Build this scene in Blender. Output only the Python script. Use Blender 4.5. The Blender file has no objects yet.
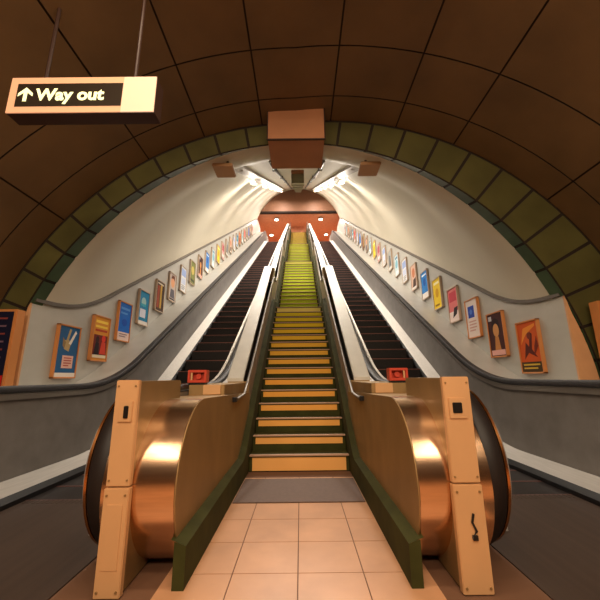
import bpy, bmesh, math, random
from mathutils import Vector, Matrix
random.seed(7)
C = bpy.context.scene.collection
pi = math.pi
def lin(c): return c/12.92 if c <= 0.04045 else ((c+0.055)/1.055)**2.4
def rgb(r, g, b): return (lin(r/255), lin(g/255), lin(b/255), 1)

# ------------------------------------------------------------ camera
cd = bpy.data.cameras.new('camera'); cam = bpy.data.objects.new('camera', cd); C.objects.link(cam)
cd.sensor_width = 36; cd.lens = 335.5/600*36
cam.location = (0.025, 0, 1.05)
cam.rotation_euler = (Matrix.Rotation(math.radians(-0.05),3,'Z') @ Matrix.Rotation(math.radians(90+12.9),3,'X') @ Matrix.Rotation(math.radians(-0.6),3,'Z')).to_euler()
cd.clip_start = 0.05; cd.clip_end = 200
bpy.context.scene.camera = cam
# ------------------------------------------------------------ world, colour management
w = bpy.data.worlds.new('world'); bpy.context.scene.world = w; w.use_nodes = True
w.node_tree.nodes['Background'].inputs[0].default_value = (0.02, 0.015, 0.01, 1)
w.node_tree.nodes['Background'].inputs[1].default_value = 0.3
vs = bpy.context.scene.view_settings
vs.view_transform = 'Standard'; vs.look = 'None'; vs.gamma = 1; vs.exposure = 0.0; vs.use_curve_mapping = False

def area(name, loc, rot, sx, sy, power, col, spread=180):
    l = bpy.data.lights.new(name, 'AREA'); l.shape = 'RECTANGLE'; l.size = sx; l.size_y = sy
    l.energy = power; l.color = col; l.spread = math.radians(spread)
    o = bpy.data.objects.new(name, l); o.location = loc; o.rotation_euler = rot; C.objects.link(o); return o
WARM = (1.0, 0.78, 0.55); CREAM = (1.0, 0.89, 0.77)
# concourse: warm lamps recessed behind and above the viewer, and the row under the vault crown
area('lamp_concourse', (0, -2.4, 3.6), (math.radians(50), 0, 0), 3.0, 0.4, 130, WARM)
area('lamp_concourse', (0, 1.55, 4.40), (math.radians(4), 0, 0), 2.4, 0.22, 60, WARM)
area('lamp_concourse', (0, -0.55, 4.40), (math.radians(10), 0, 0), 2.4, 0.22, 70, WARM)
area('lamp_concourse', (-2.2, -1.0, 3.2), (math.radians(40), math.radians(-8), 0), 0.3, 1.6, 30, WARM)
area('lamp_concourse', (2.2, -1.0, 3.2), (math.radians(40), math.radians(8), 0), 0.3, 1.6, 30, WARM)
TUNNEL_W = 185

# ------------------------------------------------------------ materials
def mat(name, c, rough=0.5, metal=0.0, var=0.0, scale=8.0, emit=0.0, bump=0.0, stretch=(1,1,1), spec=0.5):
    m = bpy.data.materials.new(name); m.use_nodes = True
    nt = m.node_tree; b = nt.nodes['Principled BSDF']
    b.inputs['Base Color'].default_value = c; b.inputs['Roughness'].default_value = rough
    b.inputs['Metallic'].default_value = metal; b.inputs['Specular IOR Level'].default_value = spec
    if emit:
        b.inputs['Emission Color'].default_value = c; b.inputs['Emission Strength'].default_value = emit
    if var or bump:
        tc = nt.nodes.new('ShaderNodeTexCoord'); mp = nt.nodes.new('ShaderNodeMapping')
        mp.inputs['Scale'].default_value = stretch
        nz = nt.nodes.new('ShaderNodeTexNoise'); nz.inputs['Scale'].default_value = scale; nz.inputs['Detail'].default_value = 5
        nt.links.new(tc.outputs['Object'], mp.inputs[0]); nt.links.new(mp.outputs[0], nz.inputs['Vector'])
        if var:
            mr = nt.nodes.new('ShaderNodeMapRange'); mr.inputs[1].default_value = 0.3; mr.inputs[2].default_value = 0.7
            mr.inputs[3].default_value = 1-var; mr.inputs[4].default_value = 1+var
            nt.links.new(nz.outputs[0], mr.inputs[0])
            vm = nt.nodes.new('ShaderNodeVectorMath'); vm.operation = 'SCALE'; vm.inputs[0].default_value = c[:3]
            nt.links.new(mr.outputs[0], vm.inputs['Scale']); nt.links.new(vm.outputs[0], b.inputs['Base Color'])
        if bump:
            bp = nt.nodes.new('ShaderNodeBump'); bp.inputs['Strength'].default_value = bump; bp.inputs['Distance'].default_value = 0.01
            nt.links.new(nz.outputs[0], bp.inputs['Height']); nt.links.new(bp.outputs[0], b.inputs['Normal'])
    return m
M = {}
M['panel'] = mat('brown_enamel_panel', rgb(102,76,46), 0.5, var=0.18, scale=1.5)
M['joint'] = mat('dark_joint', rgb(34,20,12), 0.8)
M['tile'] = mat('olive_green_tile', rgb(82,78,42), 0.35, var=0.22, scale=2.0)
M['tile2'] = mat('deep_green_tile', rgb(66,86,58), 0.35, var=0.2, scale=3.0)
M['lining'] = mat('cream_tunnel_lining', rgb(216,208,188), 0.6, var=0.04, scale=0.8)
M['advert_wall'] = mat('pale_grey_green_wall', rgb(184,182,175), 0.4, var=0.06, scale=2.5, stretch=(1,1,2))
M['wall_end'] = mat('peach_wall_end', rgb(212,160,114), 0.5, var=0.05)
M['capping'] = mat('dark_capping', rgb(96,88,80), 0.5)
M['floor'] = mat('terracotta_tile', rgb(200,150,112), 0.35, var=0.12, scale=3)
M['grout'] = mat('grout', rgb(110,76,54), 0.8)
M['mat'] = mat('dark_mat', rgb(98,74,60), 0.6, var=0.12, scale=30)
M['plate'] = mat('dark_floor_plate', rgb(74,58,48), 0.5, 0.4, var=0.15, scale=20, stretch=(1,0.05,1))
M['step'] = mat('black_step', rgb(44,36,32), 0.45, 0.5, var=0.2, scale=15)
M['riser'] = mat('black_ribbed_riser', rgb(26,20,18), 0.5, 0.3)
M['nose'] = mat('worn_step_edge', rgb(128,86,78), 0.4, 0.5)
M['dull'] = mat('dull_metal', rgb(120,112,104), 0.45, 0.5)
M['steel'] = mat('brushed_steel', rgb(188,182,174), 0.35, 0.85, var=0.08, scale=6, stretch=(6,0.3,6))
M['ledge'] = mat('worn_aluminium', rgb(190,186,180), 0.45, 0.5, var=0.08, scale=8, stretch=(6,0.4,6))
M['panel_grey'] = mat('grey_balustrade_panel', rgb(136,131,127), 0.5, 0.25, var=0.12, scale=5, stretch=(1,1,1))
M['rubber'] = mat('black_rubber', rgb(24,15,13), 0.55)
M['brass'] = mat('brass', rgb(214,150,92), 0.25, 1.0, var=0.06)
M['copper'] = mat('brushed_copper', rgb(226,188,152), 0.22, 1.0, var=0.08, scale=10, stretch=(0.4,8,8))
M['bronze'] = mat('bronze_panel', rgb(158,128,84), 0.5, 0.55, var=0.12, scale=5, stretch=(1,1,0.5))
M['plate_peach'] = mat('peach_painted_plate', rgb(208,162,114), 0.5, 0.1, var=0.04, scale=4)
M['black'] = mat('black_plastic', rgb(12,10,10), 0.4)
M['white_coping'] = mat('white_coping', rgb(206,204,196), 0.5, 0.1, var=0.05, scale=6)
M['greygreen'] = mat('grey_green_paint', rgb(126,132,112), 0.5, var=0.1, scale=3)
M['olive'] = mat('dark_olive_tile', rgb(62,62,28), 0.8, var=0.2, scale=6, spec=0.15)
M['red'] = mat('red_plastic', rgb(200,72,50), 0.35)
M['duct'] = mat('painted_duct', rgb(172,118,82), 0.5, var=0.08, scale=3)
M['grey_duct'] = mat('grey_green_duct', rgb(120,116,92), 0.5, 0.2)
M['tan'] = mat('tan_paint', rgb(190,150,110), 0.5)
M['tray'] = mat('grey_cable_tray', rgb(150,138,120), 0.5, 0.4)
M['orange_wall'] = mat('orange_brick', rgb(192,132,100), 0.6, var=0.12, scale=6)
M['orange_ceiling'] = mat('brown_hall_ceiling', rgb(138,96,72), 0.6, var=0.06)
M['orange_warmlit_frame'] = mat('orange_warmlit_poster_frame', rgb(212,140,80), 0.4, 0.2)  # warm lamp light put into the pale frame colour; boards are orange themselves
M['pale_frame'] = mat('pale_poster_frame', rgb(196,172,150), 0.4, 0.2)
M['lamp'] = mat('lit_tube', (1.0,0.86,0.66,1), 0.5, emit=7)
M['downlight'] = mat('lit_downlight', (1.0,0.85,0.66,1), 0.5, emit=10)
M['sign_face'] = mat('lit_sign_face', rgb(226,170,130), 0.6, emit=0.45)
M['sign_white'] = mat('lit_sign_blank', rgb(236,200,170), 0.6, emit=0.5)
M['sign_black'] = mat('sign_black', rgb(38,26,8), 0.5)
M['sign_text'] = mat('lit_sign_letters', rgb(255,255,190), 0.5, emit=1.0)
M['sign_body'] = mat('sign_body', rgb(52,28,16), 0.5)
def pm(r, g, b, _c={}):
    k = (r,g,b)
    if k not in _c: _c[k] = mat('print_ink', rgb(r,g,b), 0.6, spec=0.2)
    return _c[k]

# ------------------------------------------------------------ mesh helpers
class MB:
    def __init__(s): s.v = []; s.f = []; s.m = []; s.ms = []
    def mi(s, m):
        if m not in s.ms: s.ms.append(m)
        return s.ms.index(m)
    def quad(s, a, b, c, d, m): s.poly([a,b,c,d], m)
    def poly(s, pts, m):
        n = len(s.v); s.v += [tuple(p) for p in pts]; s.f.append(list(range(n, n+len(pts)))); s.m.append(s.mi(m))
    def box(s, x0, x1, y0, y1, z0, z1, m, ch=0.0):
        if x0 > x1: x0, x1 = x1, x0
        bm = bmesh.new(); bmesh.ops.create_cube(bm, size=1)
        for v in bm.verts: v.co = Vector(((x0+x1)/2+v.co.x*(x1-x0), (y0+y1)/2+v.co.y*(y1-y0), (z0+z1)/2+v.co.z*(z1-z0)))
        if ch: bmesh.ops.bevel(bm, geom=bm.edges[:], offset=ch, segments=2, affect='EDGES')
        s.add(bm, m); bm.free()
    def add(s, bm, m, mtx=None):
        n = len(s.v); bm.verts.index_update(); k = s.mi(m)
        for v in bm.verts: s.v.append(tuple(mtx @ v.co if mtx else v.co))
        for f in bm.faces: s.f.append([n+v.index for v in f.verts]); s.m.append(k)
    def prism(s, poly, x0, x1, m, axis='x'):   # poly in (y,z) extruded along x, or (x,z) extruded along y
        P = (lambda a, t: (t, a[0], a[1])) if axis == 'x' else (lambda a, t: (a[0], t, a[1]))
        n = len(poly)
        s.poly([P(p, x0) for p in poly], m); s.poly([P(p, x1) for p in reversed(poly)], m)
        for i in range(n):
            a, b = poly[i], poly[(i+1) % n]
            s.quad(P(a,x0), P(a,x1), P(b,x1), P(b,x0), m)
    def tube(s, pts, r, m, n=10):
        pts = [Vector(p) for p in pts]; rings = []
        for i, p in enumerate(pts):
            d = (pts[min(i+1,len(pts)-1)]-pts[max(i-1,0)]).normalized()
            u = d.cross(Vector((0,0,1)) if abs(d.z) < 0.95 else Vector((1,0,0))).normalized(); w_ = d.cross(u)
            rings.append([p+u*math.cos(2*pi*k/n)*r+w_*math.sin(2*pi*k/n)*r for k in range(n)])
        for a, b in zip(rings, rings[1:]):
            for k in range(n): s.quad(a[k], a[(k+1)%n], b[(k+1)%n], b[k], m)
        s.poly(rings[0][::-1], m); s.poly(rings[-1], m)
    def sweep(s, sec, ys, m, prof, closed=True):   # section in (x,z) carried along Y, lifted by prof(y)
        rings = [[(x, y, z+prof(y)) for x, z in sec] for y in ys]
        n = len(sec)
        for a, b in zip(rings, rings[1:]):
            for k in range(n if closed else n-1): s.quad(a[k], a[(k+1)%n], b[(k+1)%n], b[k], m)
        if closed: s.poly(rings[0][::-1], m); s.poly(rings[-1], m)
    def build(s, name, parent=None, smooth=None, weld=True):
        me = bpy.data.meshes.new(name); me.from_pydata(s.v, [], s.f)
        for m in s.ms: me.materials.append(m)
        for p, k in zip(me.polygons, s.m): p.material_index = k
        bm = bmesh.new(); bm.from_mesh(me)
        if weld: bmesh.ops.remove_doubles(bm, verts=bm.verts, dist=1e-5)
        bmesh.ops.recalc_face_normals(bm, faces=bm.faces); bm.to_mesh(me); bm.free()
        if smooth:
            for p in me.polygons: p.use_smooth = True
            try: me.set_sharp_from_angle(angle=math.radians(smooth))
            except Exception: pass
        o = bpy.data.objects.new(name, me); C.objects.link(o)
        if parent: o.parent = parent
        return o
def tag(o, label=None, cat=None, group=None, kind=None):
    if label: o['label'] = label
    if cat: o['category'] = cat
    if group: o['group'] = group
    if kind: o['kind'] = kind
    return o
def thing(name, label, cat, loc=(0,0,0), group=None):
    o = bpy.data.objects.new(name, None); C.objects.link(o); o.location = loc; o.empty_display_size = 0.1
    return tag(o, label, cat, group)
def struct(mb, name, label, smooth=None, weld=True):
    return tag(mb.build(name, None, smooth, weld), label, name.split('_')[0].split('.')[0], kind='structure')
def kid(mb, name, parent, smooth=None):       # mesh coordinates are world; parent Empty may be offset
    o = mb.build(name, None, smooth); o.parent = parent
    o.matrix_parent_inverse = Matrix.Translation(-Vector(root_loc(parent)))
    return o
def root_loc(p):
    q = Vector((0,0,0))
    while p is not None:
        if p.type == 'EMPTY': q += Vector(p.location)
        p = p.parent
    return q if True else q
def kid2(mb, name, part, smooth=None):        # sub-part under a mesh part that sits under an empty
    o = mb.build(name, None, smooth); o.parent = part
    return o

# ------------------------------------------------------------ the escalator line
T = math.tan(math.radians(30)); H1 = 5.05; HT = 25.3; RISE = T*(HT-H1)
def P(y):
    def ramp(t, b):
        if t <= -b: return 0.0
        if t >= b: return t
        return (t+b)**2/(4*b)
    return T*(ramp(y-H1, 0.75)-ramp(y-HT, 0.75))
def yrange(a, b):
    ys = [a]; y = a
    while y < b-1e-6:
        near = abs(y-H1) < 1.0 or abs(y-HT) < 1.0
        y = min(b, y+(0.1 if near else 0.6)); ys.append(y)
    return ys
YEND = 27.2
R_T = 3.63; ZC = 0.61; YM = 4.3       # tunnel radius, centre height, mouth
YF = 4.08                              # front plane of the tiled arch

# ------------------------------------------------------------ setting: floors
mb = MB(); g = 0.006
mb.box(-4.6, 4.6, -4.6, 4.17, -0.12, -0.004, M['grout'])
tx = 0.36
for i in range(-13, 13):
    for j in range(-15, 14):
        x0, x1 = i*tx+g/2, (i+1)*tx-g/2; y0, y1 = j*0.36-0.39+g/2, (j+1)*0.36-0.39-g/2
        if y1 > 4.17 or y0 < -4.6 or x1 > 4.6 or x0 < -4.6: continue
        cx = abs((x0+x1)/2)
        if cx > 0.60 and y1 > 1.9: continue
        mb.box(x0, x1, y0, y1, -0.02, 0, M['floor'])
struct(mb, 'floor', 'terracotta tiled concourse floor before the stairs')
mb = MB(); mb.box(-5.2, 5.2, HT-0.6+1.2, 34, RISE-0.3, RISE, M['floor'])
struct(mb, 'floor', 'upper hall floor at the head of the escalators')

# vault of the concourse -------------------------------------------------
def Rout(th): return 3.96+(0.46*max(0, math.cos(th)) if math.cos(th) > 0 else 0)
def ring_pt(th, y, dr=0.0):
    r = Rout(th)+dr
    return (r*math.cos(th), y, ZC+r*math.sin(th))
JT = [-9, 20, 39, 58.5, 70, 83, 97, 109, 121, 141, 160, 189]
JY = [YF, 3.65, 2.97, 1.6, 0.25, -1.1, -2.45, -3.8, -4.6]
mb = MB()
ths = [math.radians(-9+198*i/99) for i in range(100)]
for a, b in zip(ths, ths[1:]):
    for y0, y1 in zip(JY, JY[1:]):
        mb.quad(ring_pt(a,y0,.02), ring_pt(b,y0,.02), ring_pt(b,y1,.02), ring_pt(a,y1,.02), M['joint'])
for j0, j1 in zip(JT, JT[1:]):
    e = 0.13
    a0, a1 = math.radians(j0+e), math.radians(j1-e); n = 8
    for yi, (y0, y1) in enumerate(zip(JY, JY[1:])):
        gy = 0.008
        y0_, y1_ = y0-(gy if yi else 0), y1+gy
        for k in range(n):
            t0 = a0+(a1-a0)*k/n; t1 = a0+(a1-a0)*(k+1)/n
            mb.quad(ring_pt(t0,y0_), ring_pt(t1,y0_), ring_pt(t1,y1_), ring_pt(t0,y1_), M['panel'])
        for yy in (y0_, y1_):
            for k in range(n):
                t0 = a0+(a1-a0)*k/n; t1 = a0+(a1-a0)*(k+1)/n
                mb.quad(ring_pt(t0,yy), ring_pt(t1,yy), ring_pt(t1,yy,.02), ring_pt(t0,yy,.02), M['joint'])
struct(mb, 'ceiling', 'brown panelled barrel vault of the lower concourse', smooth=25)
mb = MB(); mb.box(-4.6, 4.6, -4.72, -4.6, -0.1, 4.9, M['panel'])
struct(mb, 'wall_back', 'brown wall at the far end of the concourse')

# tiled arch round the tunnel mouth --------------------------------------
def liner(th, dr): return ((R_T+dr)*math.cos(th), YM, ZC+(R_T+dr+.165*max(0,math.sin(th))**3)*math.sin(th))
mb = MB()
for a, b in zip(ths, ths[1:]):
    def pin(th, y, dr=0): return ((R_T-0.01+dr)*math.cos(th), y, ZC+(R_T-0.01+dr)*math.sin(th))
    mb.quad(pin(a,YF+.012), pin(b,YF+.012), ring_pt(b,YF+.012,.06), ring_pt(a,YF+.012,.06), M['joint'])
    mb.quad(pin(a,YF+.012,.012), pin(b,YF+.012,.012), liner(b,.006), liner(a,.006), M['joint'])
d0 = 9.5
while d0 < 189:
    pass
    break
TS = [35.5+6.5*k for k in range(-7, 24)]
for t0 in TS:
    e = 0.28; a0, a1 = math.radians(max(-9, t0+e)), math.radians(min(189, t0+6.5-e)); n = 3
    if a1 <= a0: continue
    for k in range(n):
        p, q = a0+(a1-a0)*k/n, a0+(a1-a0)*(k+1)/n
        def ri(th, y, r): return (r*math.cos(th), y, ZC+r*math.sin(th))
        r0 = R_T+.004
        # face tile between the inner arris and the outer dark line
        mb.quad(ri(p,YF,r0), ri(q,YF,r0), ri(q,YF,Rout(q)-.03), ri(p,YF,Rout(p)-.03), M['tile'])
        mb.quad(ri(p,YF+.014,R_T-.008), ri(q,YF+.014,R_T-.008), liner(q,-.008), liner(p,-.008), M['tile2'])
    for th in (a0, a1):
        mb.quad(ri(th,YF,r0), ri(th,YF,Rout(th)-.03), ri(th,YF+.012,Rout(th)-.03), ri(th,YF+.012,r0), M['joint'])
struct(mb, 'trim_1', 'olive green tiled arch around the escalator tunnel mouth', smooth=25, weld=False)

# tunnel lining -----------------------------------------------------------
def tun(y, th):
    t = min(1, max(0, (y-YM)/1.6)); t = t*t*(3-2*t)
    b0 = R_T+.165*max(0,math.sin(th))**3; b = b0+t*(R_T/math.cos(math.radians(30))-b0)
    return (R_T*math.cos(th), y, ZC+P(y)+b*math.sin(th))
TE = 25.4
mb = MB(); ys = [y for y in yrange(YM, TE)]
tt = [math.radians(-12+204*i/80) for i in range(81)]
for y0, y1 in zip(ys, ys[1:]):
    for a, b in zip(tt, tt[1:]): mb.quad(tun(y0,a), tun(y0,b), tun(y1,b), tun(y1,a), M['lining'])
struct(mb, 'ceiling', 'cream curved lining of the inclined escalator tunnel', smooth=40)

# advert walls ------------------------------------------------------------
XW = 3.35; WH = 2.02; YW = 4.13
for s, side in ((-1,'left'), (1,'right')):
    mb = MB(); ys = yrange(YW, YEND)
    sec = [(s*XW,0.80), (s*XW,WH), (s*(XW+.05),WH), (s*(XW+.05),0.80)]
    mb.sweep(sec, ys, M['advert_wall'], P)
    struct(mb, 'wall_'+side, 'pale grey advert wall with poster frames above the %s escalator' % side, smooth=30)
    mb = MB(); sec = [(s*(XW-.03),WH), (s*(XW-.03),WH+.05), (s*(XW+.26),WH+.05), (s*(XW+.26),WH)]
    mb.sweep(sec, yrange(YW+.02, TE), M['capping'], P)
    struct(mb, 'trim_%d' % (2 if s < 0 else 3), 'dark capping along the top of the %s advert wall' % side, smooth=30)
    # peach end face closing the wall against the arch
    mb = MB(); pts = [(s*(XW-.002),0.98), (s*(XW-.002),WH+.05)]
    for k in range(9):
        z = WH+.05-(WH+.05-.98)*k/8; pts.append((s*max(XW+.02, math.sqrt((R_T-.03)**2-(z-ZC)**2)), z))
    mb.prism(pts, YW-.03, YW, M['wall_end'], axis='y')
    struct(mb, 'trim_%d' % (4 if s < 0 else 5), 'peach painted end of the %s advert wall' % side)

# upper hall ----------------------------------------------------------------
mb = MB()
# headwall above the opening
n = 24; zt = RISE+2.65; pts = []
cz = ZC+RISE; b_ = R_T/math.cos(math.radians(30))+.05
x0 = math.sqrt(max(0, 1-((zt-cz)/b_)**2))*(R_T+.05)
a0 = math.atan2((zt-cz)/b_, x0/(R_T+.05))
pts = [((R_T+.05)*math.cos(a0+(pi-2*a0)*k/n), cz+b_*math.sin(a0+(pi-2*a0)*k/n)) for k in range(n+1)]
mb.prism(pts, TE-.02, TE+.25, M['orange_ceiling'], axis='y')
struct(mb, 'wall_upper', 'brown headwall closing the top of the tunnel above the hall')
mb = MB(); mb.box(-5.2, 5.2, TE+.25, 34, zt+.02, zt+.2, M['orange_wall'])
mb.box(-3.6, 3.6, TE-.03, TE+.27, zt-.06, zt+.06, M['joint'])
struct(mb, 'ceiling', 'low brown ceiling of the upper hall')
mb = MB(); mb.box(-5.2, 5.2, 32, 32.2, RISE, zt+.1, M['orange_wall'])
struct(mb, 'wall_front', 'orange wall at the back of the upper hall')
for s, nm in ((-1,'wall_upper_left'), (1,'wall_upper_right')):
    mb = MB(); mb.box(s*5.2, s*5.0, TE+.25, 32, RISE, zt+.1, M['orange_wall'])
    mb.box(s*3.5, s*5.2, TE+.25, TE+.4, RISE-.5, zt+.1, M['orange_wall'])
    struct(mb, nm, 'orange side wall of the upper hall')
t = thing('column', 'square orange column in the middle of the upper hall', 'column', (0,28.4,RISE))
mb = MB(); mb.box(-.75, .75, 28.2, 28.9, RISE+.1, zt+.02, M['orange_wall'], .02); kid(mb, 'shaft', t)
mb = MB(); mb.box(-.8, .8, 28.15, 28.95, RISE, RISE+.12, M['joint'], .01); kid(mb, 'base', t)
for i, (x, y, lb) in enumerate([(-1.9,26.6,'round lit downlight in hall ceiling left of the column, nearest'), (1.9,26.6,'round lit downlight in hall ceiling right of the column, nearest'),
                   (-2.6,29.8,'round lit downlight deep in hall left of the column'), (2.6,29.8,'round lit downlight deep in hall right of the column')]):
    t = thing('downlight', lb, 'ceiling light', (x,y,zt-.05), 'downlights of the upper hall')
    mb = MB(); mb.tube([(x,y,zt-.10),(x,y,zt+.02)], .2, M['steel'], 20); kid(mb, 'rim', t, 40)
    mb = MB(); mb.tube([(x,y,zt-.125),(x,y,zt-.10)], .16, M['downlight'], 20); kid(mb, 'diffuser', t, 40)
    area('lamp_hall', (x, y, zt-.15), (0,0,0), .3, .3, 130, CREAM)

# ------------------------------------------------------------ fixed staircase
SW = 0.575
st = thing('staircase', 'central fixed staircase of green tiled steps with coloured riser strips', 'staircase', (0,4.18,0))
flights = [(4.18, 0.172, 0.27, 16), (9.20, 0.179, 0.25, 16), (14.3, 0.179, 0.25, 16), (19.3, None, 0.25, 18)]
z = 0.0; steps = []
for fy, r, gng, n in flights:
    if r is None: r = (RISE-z)/n
    for k in range(n):
        steps.append([fy+k*gng, z, r, gng]); z += r
for i in range(len(steps)):
    steps[i].append(steps[i+1][0] if i+1 < len(steps) else 25.0)
def mix(a, b, t): return tuple(int(a[k]+(b[k]-a[k])*t) for k in range(3))
RC = [(0,(255,188,108)), (5,(252,176,70)), (9,(238,180,54)), (12,(232,196,30)), (14,(222,200,30)), (15,(244,222,120)), (16,(176,190,40)), (30,(176,190,42)), (31,(226,222,96)), (32,(172,196,40)), (47,(200,204,44)), (49,(214,196,40)), (65,(226,182,40))]
def rc(i):
    for (a, ca), (b, cb) in zip(RC, RC[1:]):
        if a <= i <= b: return mix(ca, cb, (i-a)/(b-a) if b > a else 0)
    return RC[-1][1]
for i, (y, z0, r, gng, yn) in enumerate(steps):
    mb = MB()
    mb.box(-SW, SW, y, yn+.02, z0-.02 if i else 0, z0+r-.022, M['olive'])          # riser block
    mb.box(-SW, SW, y-.018, yn+.02, z0+r-.022, z0+r, M['olive' if i > 5 else 'nosing'] if False else M['olive'], .004)
    so = kid(mb, 'step', st)
    mb = MB(); h = r-.03 if (i in (0,15,31,47)) else (r*.44 if i < 16 else r*.74)
    mb.box(-SW+.035, SW-.035, y-.006, y+.004, z0+r-.024-h, z0+r-.024, pm(*rc(i)))
    o = kid2(mb, 'riser_strip', so); o['label'] = 'bright painted strip on the riser'
    mb = MB(); mb.box(-SW+.002, SW-.002, y-.022, y+.035, z0+r-.012, z0+r+.004, M['nose_strip'] if 'nose_strip' in M else M.setdefault('nose_strip', mat('worn_nosing', rgb(190,150,120), 0.5)), .003)
    kid2(mb, 'nosing', so)

# stair side walls: skirting, stringer, coping, handrail -------------------
def nosing_z(y):
    for yy, z0, r, gng, yn in steps:
        if y < yn: return z0+r if y >= yy else z0
    return RISE
def strz(y):     # smooth line of the flights
    pts = [(2.2,0),(4.05,0.02),(8.23,2.75),(9.0,2.78),(12.95,5.62),(14.1,5.66),(18.05,8.48),(19.1,8.52),(23.55,RISE),(25.2,RISE)]
    for (a, za), (b, zb) in zip(pts, pts[1:]):
        if y <= b: return za+(zb-za)*(y-a)/(b-a)
    return RISE
COP = [(4.55,1.03),(8.9,4.05)]; COP2 = [(8.9,3.62),(10.6,4.62),(13.5,6.55),(24.2,12.75),(25.2,12.80)]
def lerpz(tab, y):
    for (a, za), (b, zb) in zip(tab, tab[1:]):
        if y <= b: return za+(zb-za)*(y-a)/(b-a)
    return tab[-1][1]
for s, side in ((-1,'left'), (1,'right')):
    b = thing('stair_side_wall', 'grey side wall of the central stairs with white coping, %s side' % side, 'side wall', (s*.65,4.5,0))
    # body
    mb = MB()
    for tab, xo in ((COP, 0.0), (COP2, 0.0)):
        ys = [tab[0][0]+(tab[-1][0]-tab[0][0])*k/30 for k in range(31)]
        for y0, y1 in zip(ys, ys[1:]):
            for xa in (.655, .935 if tab is COP else .89):
                mb.quad((s*xa,y0,strz(y0)-.3), (s*xa,y1,strz(y1)-.3), (s*xa,y1,lerpz(tab,y1)-.03), (s*xa,y0,lerpz(tab,y0)-.03), M['greywall'] if 'greywall' in M else M.setdefault('greywall', mat('grey_side_cladding', rgb(150,132,116), 0.45, 0.3, var=0.1, scale=4)))
        for yy, k in ((tab[0][0],0), (tab[-1][0],-1)):
            xb = .935 if tab is COP else .89
            mb.quad((s*.655,yy,max(0,strz(yy)-.3)), (s*xb,yy,max(0,strz(yy)-.3)), (s*xb,yy,tab[k][1]-.03), (s*.655,yy,tab[k][1]-.03), M['bronze'])
    kid(mb, 'cladding', b)
    for tab, xo in ((COP,.945), (COP2,.90)):
        mb = MB(); ys = [tab[0][0]+(tab[-1][0]-tab[0][0])*k/12 for k in range(13)]
        mb.sweep([(s*.73,-.03),(s*.73,.005),(s*.74,.012),(s*(xo-.01),.012),(s*xo,.005),(s*xo,-.03)], ys, M['white_coping'], lambda y: lerpz(tab, y))
        kid(mb, 'coping', b)['label'] = 'white sloping coping'
    mb = MB()
    ys = [3.2+(25.2-3.2)*k/110 for k in range(111)]
    ys = [1.98, 2.6]+ys
    def sh(y): return max(.20 if y < 4 else 0, strz(y+.2)+.17)
    for y0, y1 in zip(ys, ys[1:]):
        lo0, lo1 = max(0, strz(y0)-.35), max(0, strz(y1)-.35)
        x = s*.578; xo = s*.66
        mb.quad((x,y0,lo0),(x,y1,lo1),(x,y1,sh(y1)),(x,y0,sh(y0)), M['olive'])
        mb.quad((x,y0,sh(y0)),(x,y1,sh(y1)),(xo,y1,sh(y1)+.03),(xo,y0,sh(y0)+.03), M['olive'])
    mb.quad((s*.578,ys[0],0),(s*.64,ys[0],0),(s*.64,ys[0],sh(ys[0])+.02),(s*.578,ys[0],sh(ys[0])), M['olive'])
    kid(mb, 'stringer', b)['label'] = 'green tiled stringer beside the steps'
    h = thing('stair_handrail', 'slim metal handrail along the %s side of the central stairs' % side, 'handrail', (s*.64,3.45,.86))
    mb = MB(); pts = [(s*.625,3.5,.83),(s*.625,4.0,.86)]+[(s*.625,4.4+.5*k, strz(4.4+.5*k)+.84) for k in range(42)]
    mb.tube(pts, .016, M['dull'], 8); kid(mb, 'rail', h, 40)
    mb = MB(); mb.box(s*.60, s*.72, 3.41, 3.47, .815, .86, M['black'], .004); kid(mb, 'end_bracket', h)['label'] = 'black end bracket'
    for k in range(8):
        y = 5.2+k*2.6; mb = MB(); zz = strz(y)+.84
        mb.tube([(s*.625,y,zz-.01),(s*.64,y,zz-.06),(s*.66,y,zz-.5)], .01, M['steel'], 6)
        kid(mb, 'stanchion', h)

# ------------------------------------------------------------ escalators
def loop(yc, zc, r, y_end, lift=0):        # handrail path in (y,z): from low back, round the newel front, along the top
    pts = []
    for k in range(25):
        a = -pi/2-pi*k/24                # bottom -> front -> top
        pts.append((yc+r*math.cos(a), zc+r*math.sin(a)))
    pts = [(yc+.5, zc-r)]+pts
    for y in yrange(yc+.3, y_end): pts.append((y, zc+r+P(y)))
    return pts
def strip(mb, pts, x0, x1, t, m):   # band of thickness t (inward) with rounded outer edges
    n = len(pts); rings = []
    for i, (y, z) in enumerate(pts):
        a = Vector(pts[max(0,i-1)]); b = Vector(pts[min(n-1,i+1)]); d = (b-a).normalized(); nn = Vector((-d.y, d.x))
        def q(x, o): return (x, y+nn.x*o, z+nn.y*o)
        w = (x1-x0)
        rings.append([q(x0,-t), q(x0,-t*.35), q(x0+w*.14,0), q(x1-w*.14,0), q(x1,-t*.35), q(x1,-t)])
    for a, b in zip(rings, rings[1:]):
        for k in range(6): mb.quad(a[k], a[(k+1)%6], b[(k+1)%6], b[k], m)
    mb.poly(rings[0], m); mb.poly(rings[-1][::-1], m)
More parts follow.
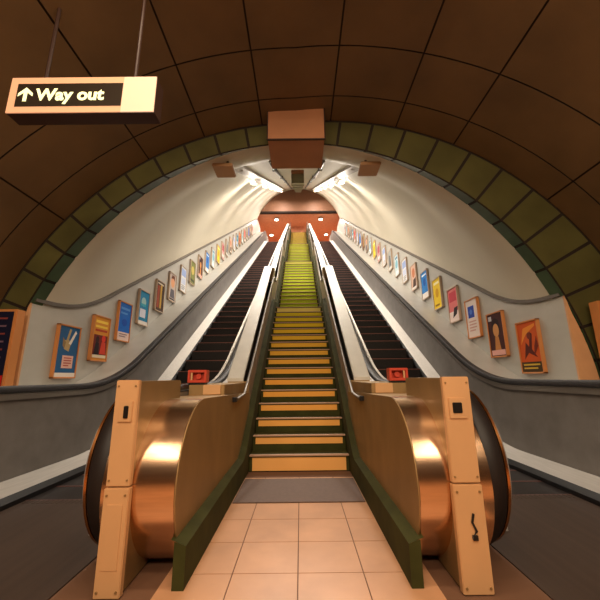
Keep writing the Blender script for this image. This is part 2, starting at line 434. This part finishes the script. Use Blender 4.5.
for s, side in ((-1,'left'), (1,'right')):
    e = thing('escalator', 'long escalator with black steps rising on the %s of the central stairs' % side, 'escalator', (s*1.95,3,0))
    X0, X1 = 1.45, 2.435
    mb = MB(); mb.box(s*1.22, s*2.43, 1.2, 3.3, -.03, .004, M['plate'])
    for k in range(23): mb.box(s*(1.46+k*.042), s*(1.475+k*.042), 3.22, 3.3, .004, .006, M['plate'])
    kid(mb, 'comb_plate', e)
    k = 0; y = 3.3
    while y < YEND-.4:
        za = P(y+.2) if y < H1 else P(y+.2)
        zb = P(y-.2) if y > 3.5 else za-.03
        mb = MB()
        r = max(.03, za-zb)
        mb.box(s*X0, s*X1, y+.001, y+.40, za-.035, za, M['step'])
        # curved ribbed riser
        for q in range(3):
            yo = .018*math.sin(pi*(q+.5)/3)
            mb.box(s*X0, s*X1, y+.02-yo, y+.05, za-.035-r*(q+1)/3, za-.035-r*q/3, M['riser'])
        so = kid(mb, 'step', e)
        mb = MB(); mb.box(s*X0, s*X1, y-.004, y+.018, za-.012, za+.003, M['nose']); kid2(mb, 'step_edge', so)
        y += .4; k += 1
    # inner side -------------------------------------------------
    YI = yrange(2.45, YEND)
    mb = MB()
    mb.sweep([(s*1.44,-.12),(s*1.44,.03),(s*1.21,.11),(s*1.21,-.12)], yrange(2.6,YEND), M['ledge'], P); kid(mb, 'skirting_ledge', e, 30)['label'] = 'bright metal skirting ledge'
    mb = MB(); mb.sweep([(s*1.20,.08),(s*1.20,.93),(s*1.05,.93),(s*1.05,.08)], YI, M['panel_grey'], P)
    a = [(2.46+.40*math.cos(-pi/2-pi*q/16), .50+.42*math.sin(-pi/2-pi*q/16)) for q in range(17)]
    mb.prism(a, s*1.20, s*1.05, M['panel_grey']); kid(mb, 'balustrade_panel', e, 30)
    mb = MB(); strip(mb, loop(2.50,.50,.49,YEND), min(s*1.04,s*1.155), max(s*1.04,s*1.155), .045, M['rubber']); hr = kid(mb, 'handrail', e, 50)
    hr['label'] = 'black rubber handrail'
    mb = MB(); strip(mb, loop(2.50,.50,.478,2.9), min(s*1.156,s*1.176), max(s*1.156,s*1.176), .03, M['brass']); kid(mb, 'handrail_guide', e, 50)['label'] = 'polished brass rim of the handrail loop'
    mb = MB(); mb.sweep([(s*1.176,.90),(s*1.176,.965),(s*1.215,.965),(s*1.215,.90)], yrange(2.92,YEND), M['steel'], P); kid(mb, 'handrail_track', e, 30)
    mb = MB(); mb.sweep([(s*1.038,.90),(s*1.038,.955),(s*.945,.955),(s*.945,.90)], yrange(4.5,YEND), M['ledge'], P); kid(mb, 'inner_deck', e, 30)
    # newel at the foot ------------------------------------------
    nw = MB(); yc, zc, r = 2.42, .45, .46
    arc = [(yc+r*math.cos(-pi/2-pi*q/28), zc+r*math.sin(-pi/2-pi*q/28)) for q in range(29)]
    prof = [(q[0], max(0.0,q[1])) for q in arc]
    for p0, p1 in zip(prof, prof[1:]): nw.quad((s*.648,)+p0, (s*1.04,)+p0, (s*1.04,)+p1, (s*.648,)+p1, M['copper'])
    nw.quad((s*.648,yc,.91),(s*1.04,yc,.91),(s*1.04,3.3,.89),(s*.648,3.3,.89), M['bronze'])
    np_ = kid(nw, 'newel_drum', e, 40); np_['label'] = 'polished copper curved newel drum'
    fl = MB(); fp = prof+[(3.3,.89),(4.55,.86),(4.55,0)]
    fl.prism(fp, s*.652, s*.642, M['bronze']); kid(fl, 'newel_side_panel', e)['label'] = 'dull bronze side panel with rounded front'
    tr = MB()
    for p0, p1 in zip(prof, prof[1:]):
        tr.quad((s*.637,)+p0,(s*.66,)+p0,(s*.66,)+p1,(s*.637,)+p1, M['brass'])
    bx = MB(); a0_, a1_ = (.875, 1.0) if s < 0 else (.815, .962)
    bx.box(s*(a0_+.005), s*(a1_-.005), 1.955, 2.62, 0, 1.035, M['bronze'], .006); pn = kid(bx, 'newel_box', e)
    pl = MB(); pl.box(s*a0_, s*a1_, 1.925, 1.96, .50, 1.042, M['plate_peach'], .004)
    for zz in (.53, 1.01):
        for xx in (a0_+.015, a1_-.015): pl.tube([(s*xx,1.919,zz),(s*xx,1.93,zz)], .005, M['bronze'], 8)
    pl.box(s*(a0_+.02), s*(a1_-.03), 1.916, 1.93, .82, .93, M['plate_peach'], .003); pp = kid2(pl, 'upper_cover_plate', pn)
    pp.matrix_parent_inverse = Matrix.Identity(4)
    pl = MB(); pl.box(s*(a0_-.003), s*(a1_+.003), 1.92, 1.96, 0.0, .494, M['plate_peach'], .004)
    for zz in (.03, .46):
        for xx in (a0_+.015, a1_-.015): pl.tube([(s*xx,1.914,zz),(s*xx,1.925,zz)], .006, M['bronze'], 8)
    if s < 0:
        pl.box(s*(a0_+.02), s*(a1_-.02), 1.916, 1.93, .12, .42, M['plate_peach'], .003)
    kid2(pl, 'lower_cover_plate', pn)
    pl = MB(); ca = (a0_+a1_)/2-.01
    if s < 0: pl.box(s*(ca-.012), s*(ca+.012), 1.908, 1.925, .84, .905, M['black'], .003)
    else: pl.box(s*(ca-.025), s*(ca+.025), 1.908, 1.925, .85, .905, M['black'], .003)
    kid2(pl, 'key_switch', pn)['label'] = 'black key switch on the cover plate'
    if s > 0:
        pl = MB(); pl.tube([(.90,1.914,.66-.30),(.89,1.914,.32),(.908,1.914,.28),(.885,1.914,.25)], .006, M['black'], 6)
        pl.box(.885, .91, 1.908, 1.92, .24, .262, M['black'])
        kid2(pl, 'lock', pn)['label'] = 'small dark lock and scratch mark'
    dk = MB(); dk.box(s*.70, s*1.04, 3.3, 4.55, 0.05, .985, M['bronze'], .004); pd = kid(dk, 'deck_box', e)
    dk = MB(); dk.box(s*.735, s*.90, 3.285, 3.305, .895, .985, M['plate_peach'], .003); kid2(dk, 'end_plate', pd)
    # outer side -------------------------------------------------
    mb = MB(); mb.sweep([(s*2.475,-.12),(s*2.475,.085),(s*2.69,.15),(s*2.69,-.12)], yrange(1.2,YEND), M['ledge'], P); kid(mb, 'skirting_ledge', e, 30)['label'] = 'bright metal skirting ledge'
    mb = MB(); mb.sweep([(s*2.44,-.12),(s*2.44,.04),(s*2.474,.088),(s*2.474,-.12)], yrange(1.2,YEND), M['black'], P); kid(mb, 'skirt_panel', e, 30)['label'] = 'black skirt strip'
    mb = MB(); mb.sweep([(s*2.70,.10),(s*2.70,.90),(s*2.74,.90),(s*2.74,.10)], yrange(1.2,YEND), M['panel_grey'], P)
    kid(mb, 'balustrade_panel', e, 30)
    mb = MB(); mb.sweep([(s*2.675,.865),(s*2.675,.925),(s*2.78,.925),(s*2.78,.865)], yrange(1.2,YEND), M['steel'], P); kid(mb, 'handrail_track', e, 30)
    mb = MB(); pts = [(y, .995+P(y)) for y in yrange(1.2, YEND)]
    strip(mb, pts, min(s*2.66,s*2.765), max(s*2.66,s*2.765), .065, M['rubber']); kid(mb, 'handrail', e, 50)['label'] = 'black rubber handrail'
    mb = MB(); mb.sweep([(s*2.78,.80),(s*2.78,.95),(s*3.345,.86),(s*3.345,.80)], yrange(1.2,YEND), M['advert_wall'], P)
    for yy in [5.6+1.9*k for k in range(11)]: pass
    kid(mb, 'outer_deck', e, 30)['label'] = 'pale grey sloping deck beside the advert wall'
    # top newel
    mb = MB()
    for xx in (1.1, 2.72):
        mb.box(s*(xx-.09), s*(xx+.09), 26.2, 27.3, RISE, RISE+1.0, M['ledge'], .05)
    kid(mb, 'upper_newel', e)
    # emergency stop box on the deck
    q = thing('emergency_stop_box', 'red emergency stop box on the %s newel deck beside the stairs' % side, 'stop button', (s*.99,3.33,.985))
    mb = MB(); mb.box(s*.895, s*1.055, 3.33, 3.42, .985, 1.005, M['black'], .003); kid(mb, 'base', q)
    mb = MB()
    mb.box(s*.885, s*1.065, 3.32, 3.43, 1.005, 1.03, M['red'], .004); mb.box(s*.885, s*1.065, 3.32, 3.43, 1.10, 1.125, M['red'], .004)
    mb.box(s*.885, s*.907, 3.32, 3.43, 1.02, 1.11, M['red'], .004); mb.box(s*1.043, s*1.065, 3.32, 3.43, 1.02, 1.11, M['red'], .004)
    mb.box(s*.90, s*1.05, 3.38, 3.43, 1.02, 1.11, M['red']); kid(mb, 'housing', q)
    mb = MB(); mb.tube([(s*.965,3.345,1.065),(s*.965,3.39,1.065)], .026, M['red'], 16); kid(mb, 'button', q, 40)
    mb = MB(); mb.box(s*1.02, s*1.036, 3.325, 3.34, 1.03, 1.10, M['plate_peach']); kid(mb, 'label_strip', q)['label'] = 'pale label strip'

# door mat
mb = MB(); mb.box(-.57, .57, 3.18, 3.87, 0, .008, M['mat'], .003)
tag(mb.build('floor_mat'), 'dark brown floor mat at the foot of the central stairs', 'mat')

# ------------------------------------------------------------ ceiling fittings
bh = thing('ceiling_duct_box', 'large brown box hanging from the crown of the arch', 'duct box', (0,3.9,4.1))
mb = MB()
def lb(a, b): return [a, b]
w0, w1 = .375, .375
y0_, z0_, y1_, z1_ = 3.86, 4.12, 4.50, 4.12
v = [(-w0,y0_,4.66),(w0,y0_,4.66),(w0,y0_,z0_),(-w0,y0_,z0_),(-w1,y1_,z1_),(w1,y1_,z1_),(w1,y1_,4.9),(-w1,y1_,4.9),(-w0,y0_,4.62),(w0,y0_,4.62)]
mb.quad(v[0],v[1],v[2],v[3],M['duct']); mb.quad(v[3],v[2],v[5],v[4],M['duct']); mb.quad(v[4],v[5],v[6],v[7],M['duct'])
mb.quad(v[0],v[3],v[4],v[7],M['duct']); mb.quad(v[1],v[2],v[5],v[6],M['duct']); mb.quad(v[0],v[1],v[6],v[7],M['duct'])
kid(mb, 'housing', bh)
mb = MB()
mb.box(-.39,.39,3.84,3.87,4.63,4.68,M['sign_body']); 
for s in (-1,1): mb.box(s*.375,s*.39,3.85,3.88,4.12,4.66,M['sign_body'])
mb.box(-.39,.39,3.85,3.875,4.112,4.128,M['sign_body'])
kid(mb, 'edge_trim', bh)
def crown(y): return tun(y, pi/2)[2]
def hcam(y, h): return 1.05+T*y+h     # height of a line parallel to the incline through the viewer, offset h
t = thing('ceiling_duct', 'grey green service duct running up the crown of the tunnel', 'duct', (0,8.6,hcam(8.6,.4)))
mb = MB(); mb.sweep([(-.17,.42),(.17,.42),(.17,.80),(-.17,.80)], [8.5,25.3], M['grey_duct'], lambda y: 1.05+T*y); kid(mb, 'duct_body', t)
mb = MB(); mb.box(-.18,.18,8.42,8.5,hcam(8.5,.72),hcam(8.5,.86),M['duct'],.01); kid(mb, 'end_cap', t)['label'] = 'orange end cap'
for k in range(6):
    y = 9.4+k*2.6; mb = MB(); mb.box(-.2,.2,y,y+.08,hcam(y,.40),hcam(y,.84),M['tray'],.01); kid(mb, 'bracket', t)
for s, side in ((-1,'left'), (1,'right')):
    t = thing('conduit', 'thin dark conduit along the tunnel crown, %s of the service duct' % side, 'conduit', (s*.5,4.5,4.2))
    t.name = 'conduit'
    mb = MB(); mb.tube([(s*.36,4.45,4.16),(s*.5,5.6,hcam(5.6,.74))]+[(s*.55,y,hcam(y,.74)) for y in (7,12,18,25.2)], .035, M['capping'], 8); kid(mb, 'pipe', t, 40)
    for k in range(6):
        y = 7.2+k*3; mb = MB(); mb.box(s*.50,s*.60,y,y+.05,hcam(y,.71),hcam(y,.82),M['capping']); kid(mb, 'clip', t)
    t = thing('cable_tray', 'grey cable tray along the upper %s curve of the tunnel' % side, 'cable tray', (s*1.09,5,4))
    mb = MB(); ys = [4.7]+[5.6+.5*k for k in range(40)]
    mb.sweep([(s*1.0,.60),(s*1.0,.66),(s*1.02,.66),(s*1.02,.62),(s*1.18,.58),(s*1.18,.62),(s*1.2,.62),(s*1.2,.55),(s*1.18,.56)], ys, M['tray'], lambda y: 1.05+T*y); kid(mb, 'tray', t)
    for k in range(7):
        y = 5.8+k*2.9; mb = MB(); mb.box(s*1.06,s*1.14,y,y+.06,hcam(y,.6),hcam(y,.72),M['tray']); kid(mb, 'hanger', t)
    t = thing('junction_box', 'tan junction box at the lower end of the %s cable tray' % side, 'junction box', (s*1.08,4.5,4.0))
    mb = MB(); mb.box(s*.94,s*1.24,4.34,4.66,4.075,4.125,M['tan'],.012); kid(mb, 'case', t)
    mb = MB(); mb.tube([(s*1.05,4.5,4.12),(s*1.05,4.5,4.25)], .02, M['capping'], 8); kid(mb, 'drop_rod', t)
    names = ['nearest', 'second nearest', 'third nearest', 'fourth nearest', 'third highest', 'second highest', 'highest']
    for k in range(6):
        y = 8.7+k*2.9; xx = 1.30
        t = thing('tunnel_light', 'lit strip light beside the %s cable tray, %s in its row' % (side, names[k] if k < 4 else names[k+1]), 'strip light', (s*xx,y,hcam(y,.5)), 'strip lights along the tunnel')
        L = .5
        mb = MB(); mb.sweep([(s*(xx-.07),.45),(s*(xx-.05),.51),(s*(xx+.05),.51),(s*(xx+.07),.45)], [y,y+L], M['tray'], lambda q: 1.05+T*q); kid(mb, 'housing', t)
        mb = MB(); mb.sweep([(s*(xx-.055),.415),(s*(xx-.055),.448),(s*(xx+.055),.448),(s*(xx+.055),.415)], [y+.03,y+L-.03], M['lamp'], lambda q: 1.05+T*q); kid(mb, 'tube', t)
        mb = MB(); mb.tube([(s*xx,y+.35,hcam(y+.35,.51)),(s*(xx-.04),y+.35,hcam(y+.35,.64))], .012, M['tray'], 6); kid(mb, 'rod', t)
        area('lamp_tunnel', (s*xx, y+.35, hcam(y+.35,.39)), (math.radians(12),math.radians(-6*s),0), .15, 1.8, TUNNEL_W, CREAM)

# concourse light fittings above the frame
for k, (yy, lb_) in enumerate(((1.55,'long strip light across the vault above the newels'), (-.55,'long strip light across the vault behind the viewer'))):
    t = thing('ceiling_light', lb_, 'ceiling light', (0,yy,4.42))
    mb = MB(); mb.box(-1.2,1.2,yy-.11,yy+.11,4.43,4.50,M['tray'],.01); kid(mb, 'housing', t)
    mb = MB(); mb.box(-1.17,1.17,yy-.08,yy+.08,4.415,4.43,M['sign_white']); kid(mb, 'diffuser', t)
# sign ---------------------------------------------------------------------
sg = thing('way_out_sign', 'illuminated hanging sign with up arrow and the words Way out', 'sign', (-1.6,2.1,2.95))
SX0, SX1, SZ0, SZ1, SY = -2.135, -1.04, 2.968, 3.282, 2.1
mb = MB(); mb.box(SX0, SX1, SY+.006, SY+.13, SZ0, SZ1, M['sign_body'], .005); kid(mb, 'case', sg)
mb = MB(); mb.box(SX0+.002, -1.285, SY, SY+.008, SZ0+.002, SZ1-.002, M['sign_face']); kid(mb, 'lit_face', sg)
mb = MB(); mb.box(-1.285, SX1-.002, SY, SY+.008, SZ0+.002, SZ1-.002, M['sign_white']); kid(mb, 'lit_blank', sg)
mb = MB(); mb.box(-2.075, -1.287, SY-.004, SY, 3.022, 3.222, M['sign_black']); kid(mb, 'text_panel', sg)
def text(body, size, loc, parent, m, name, off=.0, rot=(pi/2,0,0), ext=.001, align='LEFT'):
    cu = bpy.data.curves.new(name, 'FONT'); cu.body = body; cu.size = size; cu.extrude = ext; cu.offset = off; cu.align_x = align
    o = bpy.data.objects.new(name, cu); C.objects.link(o)
    me = bpy.data.meshes.new_from_object(o.evaluated_get(bpy.context.evaluated_depsgraph_get()))
    C.objects.unlink(o); bpy.data.objects.remove(o)
    me.transform(Matrix.Translation(loc) @ Matrix.Rotation(rot[2],4,'Z') @ Matrix.Rotation(rot[0],4,'X'))
    me.materials.clear(); me.materials.append(m)
    r = bpy.data.objects.new(name, me); C.objects.link(r); r.parent = parent
    if parent and parent.type == 'EMPTY': r.matrix_parent_inverse = Matrix.Translation(-Vector(parent.location))
    return r
text('Way out', .141, (-1.925,SY-.006,3.074), sg, M['sign_text'], 'lettering', off=.0045)
mb = MB(); cx = -2.005; y_ = SY-.007
mb.poly([(cx,y_,3.186),(cx+.055,y_,3.133),(cx+.055,y_,3.106),(cx+.014,y_,3.140),(cx+.014,y_,3.063),(cx-.014,y_,3.063),(cx-.014,y_,3.140),(cx-.055,y_,3.106),(cx-.055,y_,3.133)], M['sign_text'])
kid(mb, 'arrow', sg)
for x in (-1.95, -1.25):
    zt2 = ZC+math.sqrt(3.96**2-x*x)
    mb = MB(); mb.tube([(x,SY+.08,SZ1-.01),(x,SY+.08,zt2)], .014, M['sign_body'], 8); kid(mb, 'hanging_rod', sg)

# ------------------------------------------------------------ posters
W_ = (236,226,214)
D = {}
def R(u0, v0, u1, v1, c): return ([(u0,v0),(u1,v0),(u1,v1),(u0,v1)], c)
def Pg(pts, c): return (pts, c)
def lines(u0, u1, v, n, dv, c): return [R(u0, v-k*dv, u1-(.12 if k == n-1 else 0), v-k*dv+dv*.45, c) for k in range(n)]
def ell(cx, cy, rx, ry, c): return ([(cx+rx*math.cos(2*pi*k/14), cy+ry*math.sin(2*pi*k/14)) for k in range(14)], c)
hand = [Pg([(.30,.55),(.55,.50),(.62,.66),(.50,.74),(.30,.72)],(186,160,110)), Pg([(.50,.66),(.62,.64),(.86,.90),(.78,.94)],W_), Pg([(.36,.70),(.48,.72),(.58,.95),(.48,.96)],(186,160,110)), Pg([(.22,.60),(.32,.56),(.36,.68),(.20,.78)],(150,124,84))]
D['hand'] = [R(0,0,1,1,(44,96,146))]+hand+[R(.28,.17,.82,.42,(232,186,170))]+lines(.36,.74,.36,4,.05,(190,90,80))+[R(0,0,1,.08,W_)]
D['show'] = [R(0,0,1,1,(222,150,56)), R(.1,.86,.9,.92,(250,210,80)), R(.1,.75,.9,.80,(250,210,80)), R(.1,.66,.9,.71,(190,70,40)), R(.06,.10,.96,.58,(120,40,30)), ell(.3,.46,.12,.09,(60,30,24)), Pg([(.12,.1),(.2,.4),(.42,.4),(.48,.1)],(36,22,26)), ell(.7,.5,.13,.09,(226,60,44)), Pg([(.5,.14),(.58,.42),(.84,.42),(.92,.14)],(214,70,50)), R(.06,.05,.96,.12,(226,210,180))]
D['blue'] = [R(0,0,1,1,(28,104,200)), R(0,0,1,.22,(232,208,200)), R(.12,.82,.88,.88,(90,150,220)), R(.12,.70,.70,.75,(90,150,220)), ell(.5,.48,.22,.1,(20,80,180))]+lines(.15,.8,.15,2,.06,(150,120,130))
D['teal'] = [R(0,0,1,1,(34,132,176)), ell(.45,.68,.25,.14,(160,200,200)), R(.2,.55,.7,.62,(60,170,190)), R(.12,.2,.72,.46,(222,222,236)), R(0,0,1,.1,(226,220,214))]
D['dark'] = [R(0,0,1,1,(74,52,40)), R(.12,.1,.42,.85,(150,66,44)), R(.5,.1,.72,.9,(190,150,60)), R(.8,.1,.92,.8,(60,50,46)), R(.1,.9,.9,.95,(200,190,170))]
D['face'] = [R(0,0,1,1,(196,180,170)), ell(.5,.68,.3,.2,(222,160,120)), Pg([(.2,.8),(.35,.95),(.75,.95),(.85,.75),(.6,.84)],(110,64,44)), Pg([(.15,.1),(.25,.42),(.75,.42),(.9,.1)],(94,90,100)), R(.1,.02,.9,.08,(60,60,66))]
D['pale'] = [R(0,0,1,1,(222,222,222)), R(.1,.62,.9,.92,(150,170,216)), R(.15,.3,.85,.55,(196,206,230))]+lines(.15,.8,.22,3,.07,(140,140,150))
D['green'] = [R(0,0,1,1,(120,124,70)), ell(.5,.6,.3,.2,(196,176,96)), R(.1,.1,.9,.2,(60,64,40))]
D['yellow'] = [R(0,0,1,1,(240,206,52)), ell(.5,.52,.22,.16,(214,160,20)), R(.15,.82,.85,.9,(250,240,190)), R(.15,.08,.7,.14,(150,110,20))]
D['pink'] = [R(0,0,1,1,(226,122,122)), R(.12,.6,.88,.9,(204,70,84)), R(0,0,1,.3,(238,220,214)), Pg([(.35,.1),(.8,.2),(.95,.42),(.55,.4)],(50,40,44))]
D['white_blue'] = [R(0,0,1,1,(230,214,206)), R(.16,.52,.7,.84,(42,72,170)), ell(.42,.68,.12,.07,(80,120,210))]+lines(.18,.8,.4,4,.08,(206,160,150))
D['portrait'] = [R(0,0,1,1,(70,34,32)), ell(.5,.60,.2,.16,(206,146,88)), Pg([(.3,.1),(.4,.45),(.62,.45),(.72,.1)],(196,130,70)), Pg([(.2,.5),(.28,.82),(.5,.9),(.74,.82),(.8,.5),(.68,.7),(.5,.78),(.34,.7)],(40,20,20)), R(.05,.02,.95,.14,(226,170,160)), R(.08,.84,.3,.95,(190,190,196))]
D['action'] = [R(0,0,1,1,(206,88,34)), Pg([(.1,.55),(.4,.75),(.9,.9),(.9,.95),(.3,.88)],(232,140,50)), Pg([(.2,.25),(.35,.6),(.5,.5),(.6,.8),(.72,.75),(.62,.45),(.85,.28),(.6,.34),(.45,.38)],(90,34,24)), ell(.55,.72,.1,.07,(120,50,30)), Pg([(.7,.3),(.95,.5),(.9,.7),(.75,.5)],(120,44,26)), R(0,0,1,.2,(70,52,26))]+lines(.1,.9,.13,2,.07,(206,166,60))
D['sky'] = [R(0,0,1,1,(46,128,206)), R(0,0,1,.2,(238,232,226)), ell(.5,.6,.2,.15,(30,90,180)), R(.15,.84,.85,.9,(220,236,246))]
D['brown'] = [R(0,0,1,1,(214,180,160)), ell(.5,.68,.28,.2,(196,120,84)), Pg([(.2,.1),(.4,.4),(.9,.45),(.8,.1)],(74,54,46)), R(0,.02,1,.1,(230,224,216))]
D['ice'] = [R(0,0,1,1,(196,216,222)), ell(.5,.55,.3,.2,(120,176,196)), R(.15,.1,.85,.2,(236,236,236)), R(.2,.8,.8,.9,(90,130,160))]
D['grey'] = [R(0,0,1,1,(168,170,166)), Pg([(.2,.2),(.4,.8),(.7,.7),(.8,.2)],(90,94,96)), R(.1,.05,.9,.14,(220,220,214))]
D['rose'] = [R(0,0,1,1,(206,160,160)), R(.15,.5,.85,.88,(170,84,90)), R(.15,.12,.85,.3,(236,226,220))]
desc = {'hand':'blue with a pale hand and pink text block','show':'orange with yellow lines over dark and red figures','blue':'bright blue above a white foot','teal':'teal with a white block','dark':'dark brown with red and gold bars','face':'of a fair face over a grey jacket','pale':'white with pale blue blocks','green':'olive with a gold disc','yellow':'plain yellow with a darker disc','pink':'pink and red above a white foot','white_blue':'white with a blue square','portrait':'dark red portrait with pink foot','action':'orange with dark running figures','sky':'sky blue above a white foot','brown':'of a tanned face above a dark block','ice':'icy blue with a round shape','grey':'grey with a slanted dark shape','rose':'rose with a crimson block'}
def poster(y, s, key, label, grp):
    z = 1.38+P(y); hw, hh = .235, .375
    t = thing('poster', label, 'poster', (s*XW,y,z-hh), grp); FR = M['orange_warmlit_frame'] if (abs(y-5.5) < 1) else M['pale_frame']  # nearest frames take the orange copy, standing in for warm concourse light
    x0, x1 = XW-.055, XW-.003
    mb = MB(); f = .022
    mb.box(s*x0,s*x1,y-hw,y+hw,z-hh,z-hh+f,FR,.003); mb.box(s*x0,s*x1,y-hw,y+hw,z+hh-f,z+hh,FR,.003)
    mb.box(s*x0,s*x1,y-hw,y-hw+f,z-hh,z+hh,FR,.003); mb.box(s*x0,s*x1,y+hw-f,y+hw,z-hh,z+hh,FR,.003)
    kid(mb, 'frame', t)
    mb = MB()
    for i, (pts, c) in enumerate(D[key]):
        off = x0+.012-.0006*i
        q = []
        for u, v in pts:
            uu = u if s > 0 else 1-u      # reads left to right for a viewer on the escalator
            yy = y+hw-f-(2*hw-2*f)*u if s > 0 else y-hw+f+(2*hw-2*f)*u
            q.append((s*off, yy, z-hh+f+(2*hh-2*f)*v))
        mb.poly(q, pm(*c))
    mb.box(s*(x0+.014),s*(x1),y-hw+f,y+hw-f,z-hh+f,z+hh-f,M['black'])
    kid(mb, 'print', t)
LS = ['hand','show','blue','teal','dark','face','pale','green','portrait','sky','ice','yellow','rose','grey','brown','pale','teal','action','ice','pink','grey','blue','face','rose']
RS = ['action','portrait','white_blue','pink','yellow','sky','brown','pale','ice','grey','pale','rose','yellow','ice','face','dark','sky','pale','pink','teal','grey','brown','ice','white_blue']
ordw = ['first','second','third','fourth','fifth','sixth','seventh','eighth','ninth','tenth','eleventh','twelfth','thirteenth','fourteenth','fifteenth','sixteenth','seventeenth','eighteenth','nineteenth','twentieth','twenty-first','twenty-second','twenty-third','twenty-fourth']
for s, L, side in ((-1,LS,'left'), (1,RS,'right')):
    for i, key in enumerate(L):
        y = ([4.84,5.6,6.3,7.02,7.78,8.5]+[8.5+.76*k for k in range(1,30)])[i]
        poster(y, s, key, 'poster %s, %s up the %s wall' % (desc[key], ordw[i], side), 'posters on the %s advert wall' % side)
# big boards at the arch foot
for s, side in ((-1,'left'), (1,'right')):
    xa, xb = (3.29, 3.86) if s < 0 else (3.53, 4.0)
    z0, z1 = .90, 1.86; yy = 3.86
    if s > 0: z0, z1 = .90, 1.89
    t = thing('poster_board', 'large navy poster board with red foot standing at the %s foot of the arch' % side, 'poster board', (s*xa,yy,z0))
    mb = MB(); f = .03
    mb.box(s*xa,s*xb,yy,yy+.13,z0,z1,M['orange_warmlit_frame'],.006); kid(mb, 'board', t)
    mb = MB(); mb.box(s*(xa+f),s*(xb-f),yy-.006,yy,z0+f,z1-f,pm(20,20,44))
    mb.box(s*(xa+f),s*(xb-f),yy-.008,yy-.006,z0+f,z0+.2,pm(190,28,30))
    for k in range(7): mb.box(s*(xa+.09),s*(xb-.08-.05*(k%3)),yy-.008,yy-.006,z1-.12-.09*k,z1-.10-.09*k,pm(110,84,100) if k%2 else pm(130,60,56))
    kid(mb, 'print', t)
    mb = MB(); mb.box(s*3.42,s*(xb-.02),yy+.02,yy+.11,0,z0,M['sign_body'],.005); kid(mb, 'stand', t)
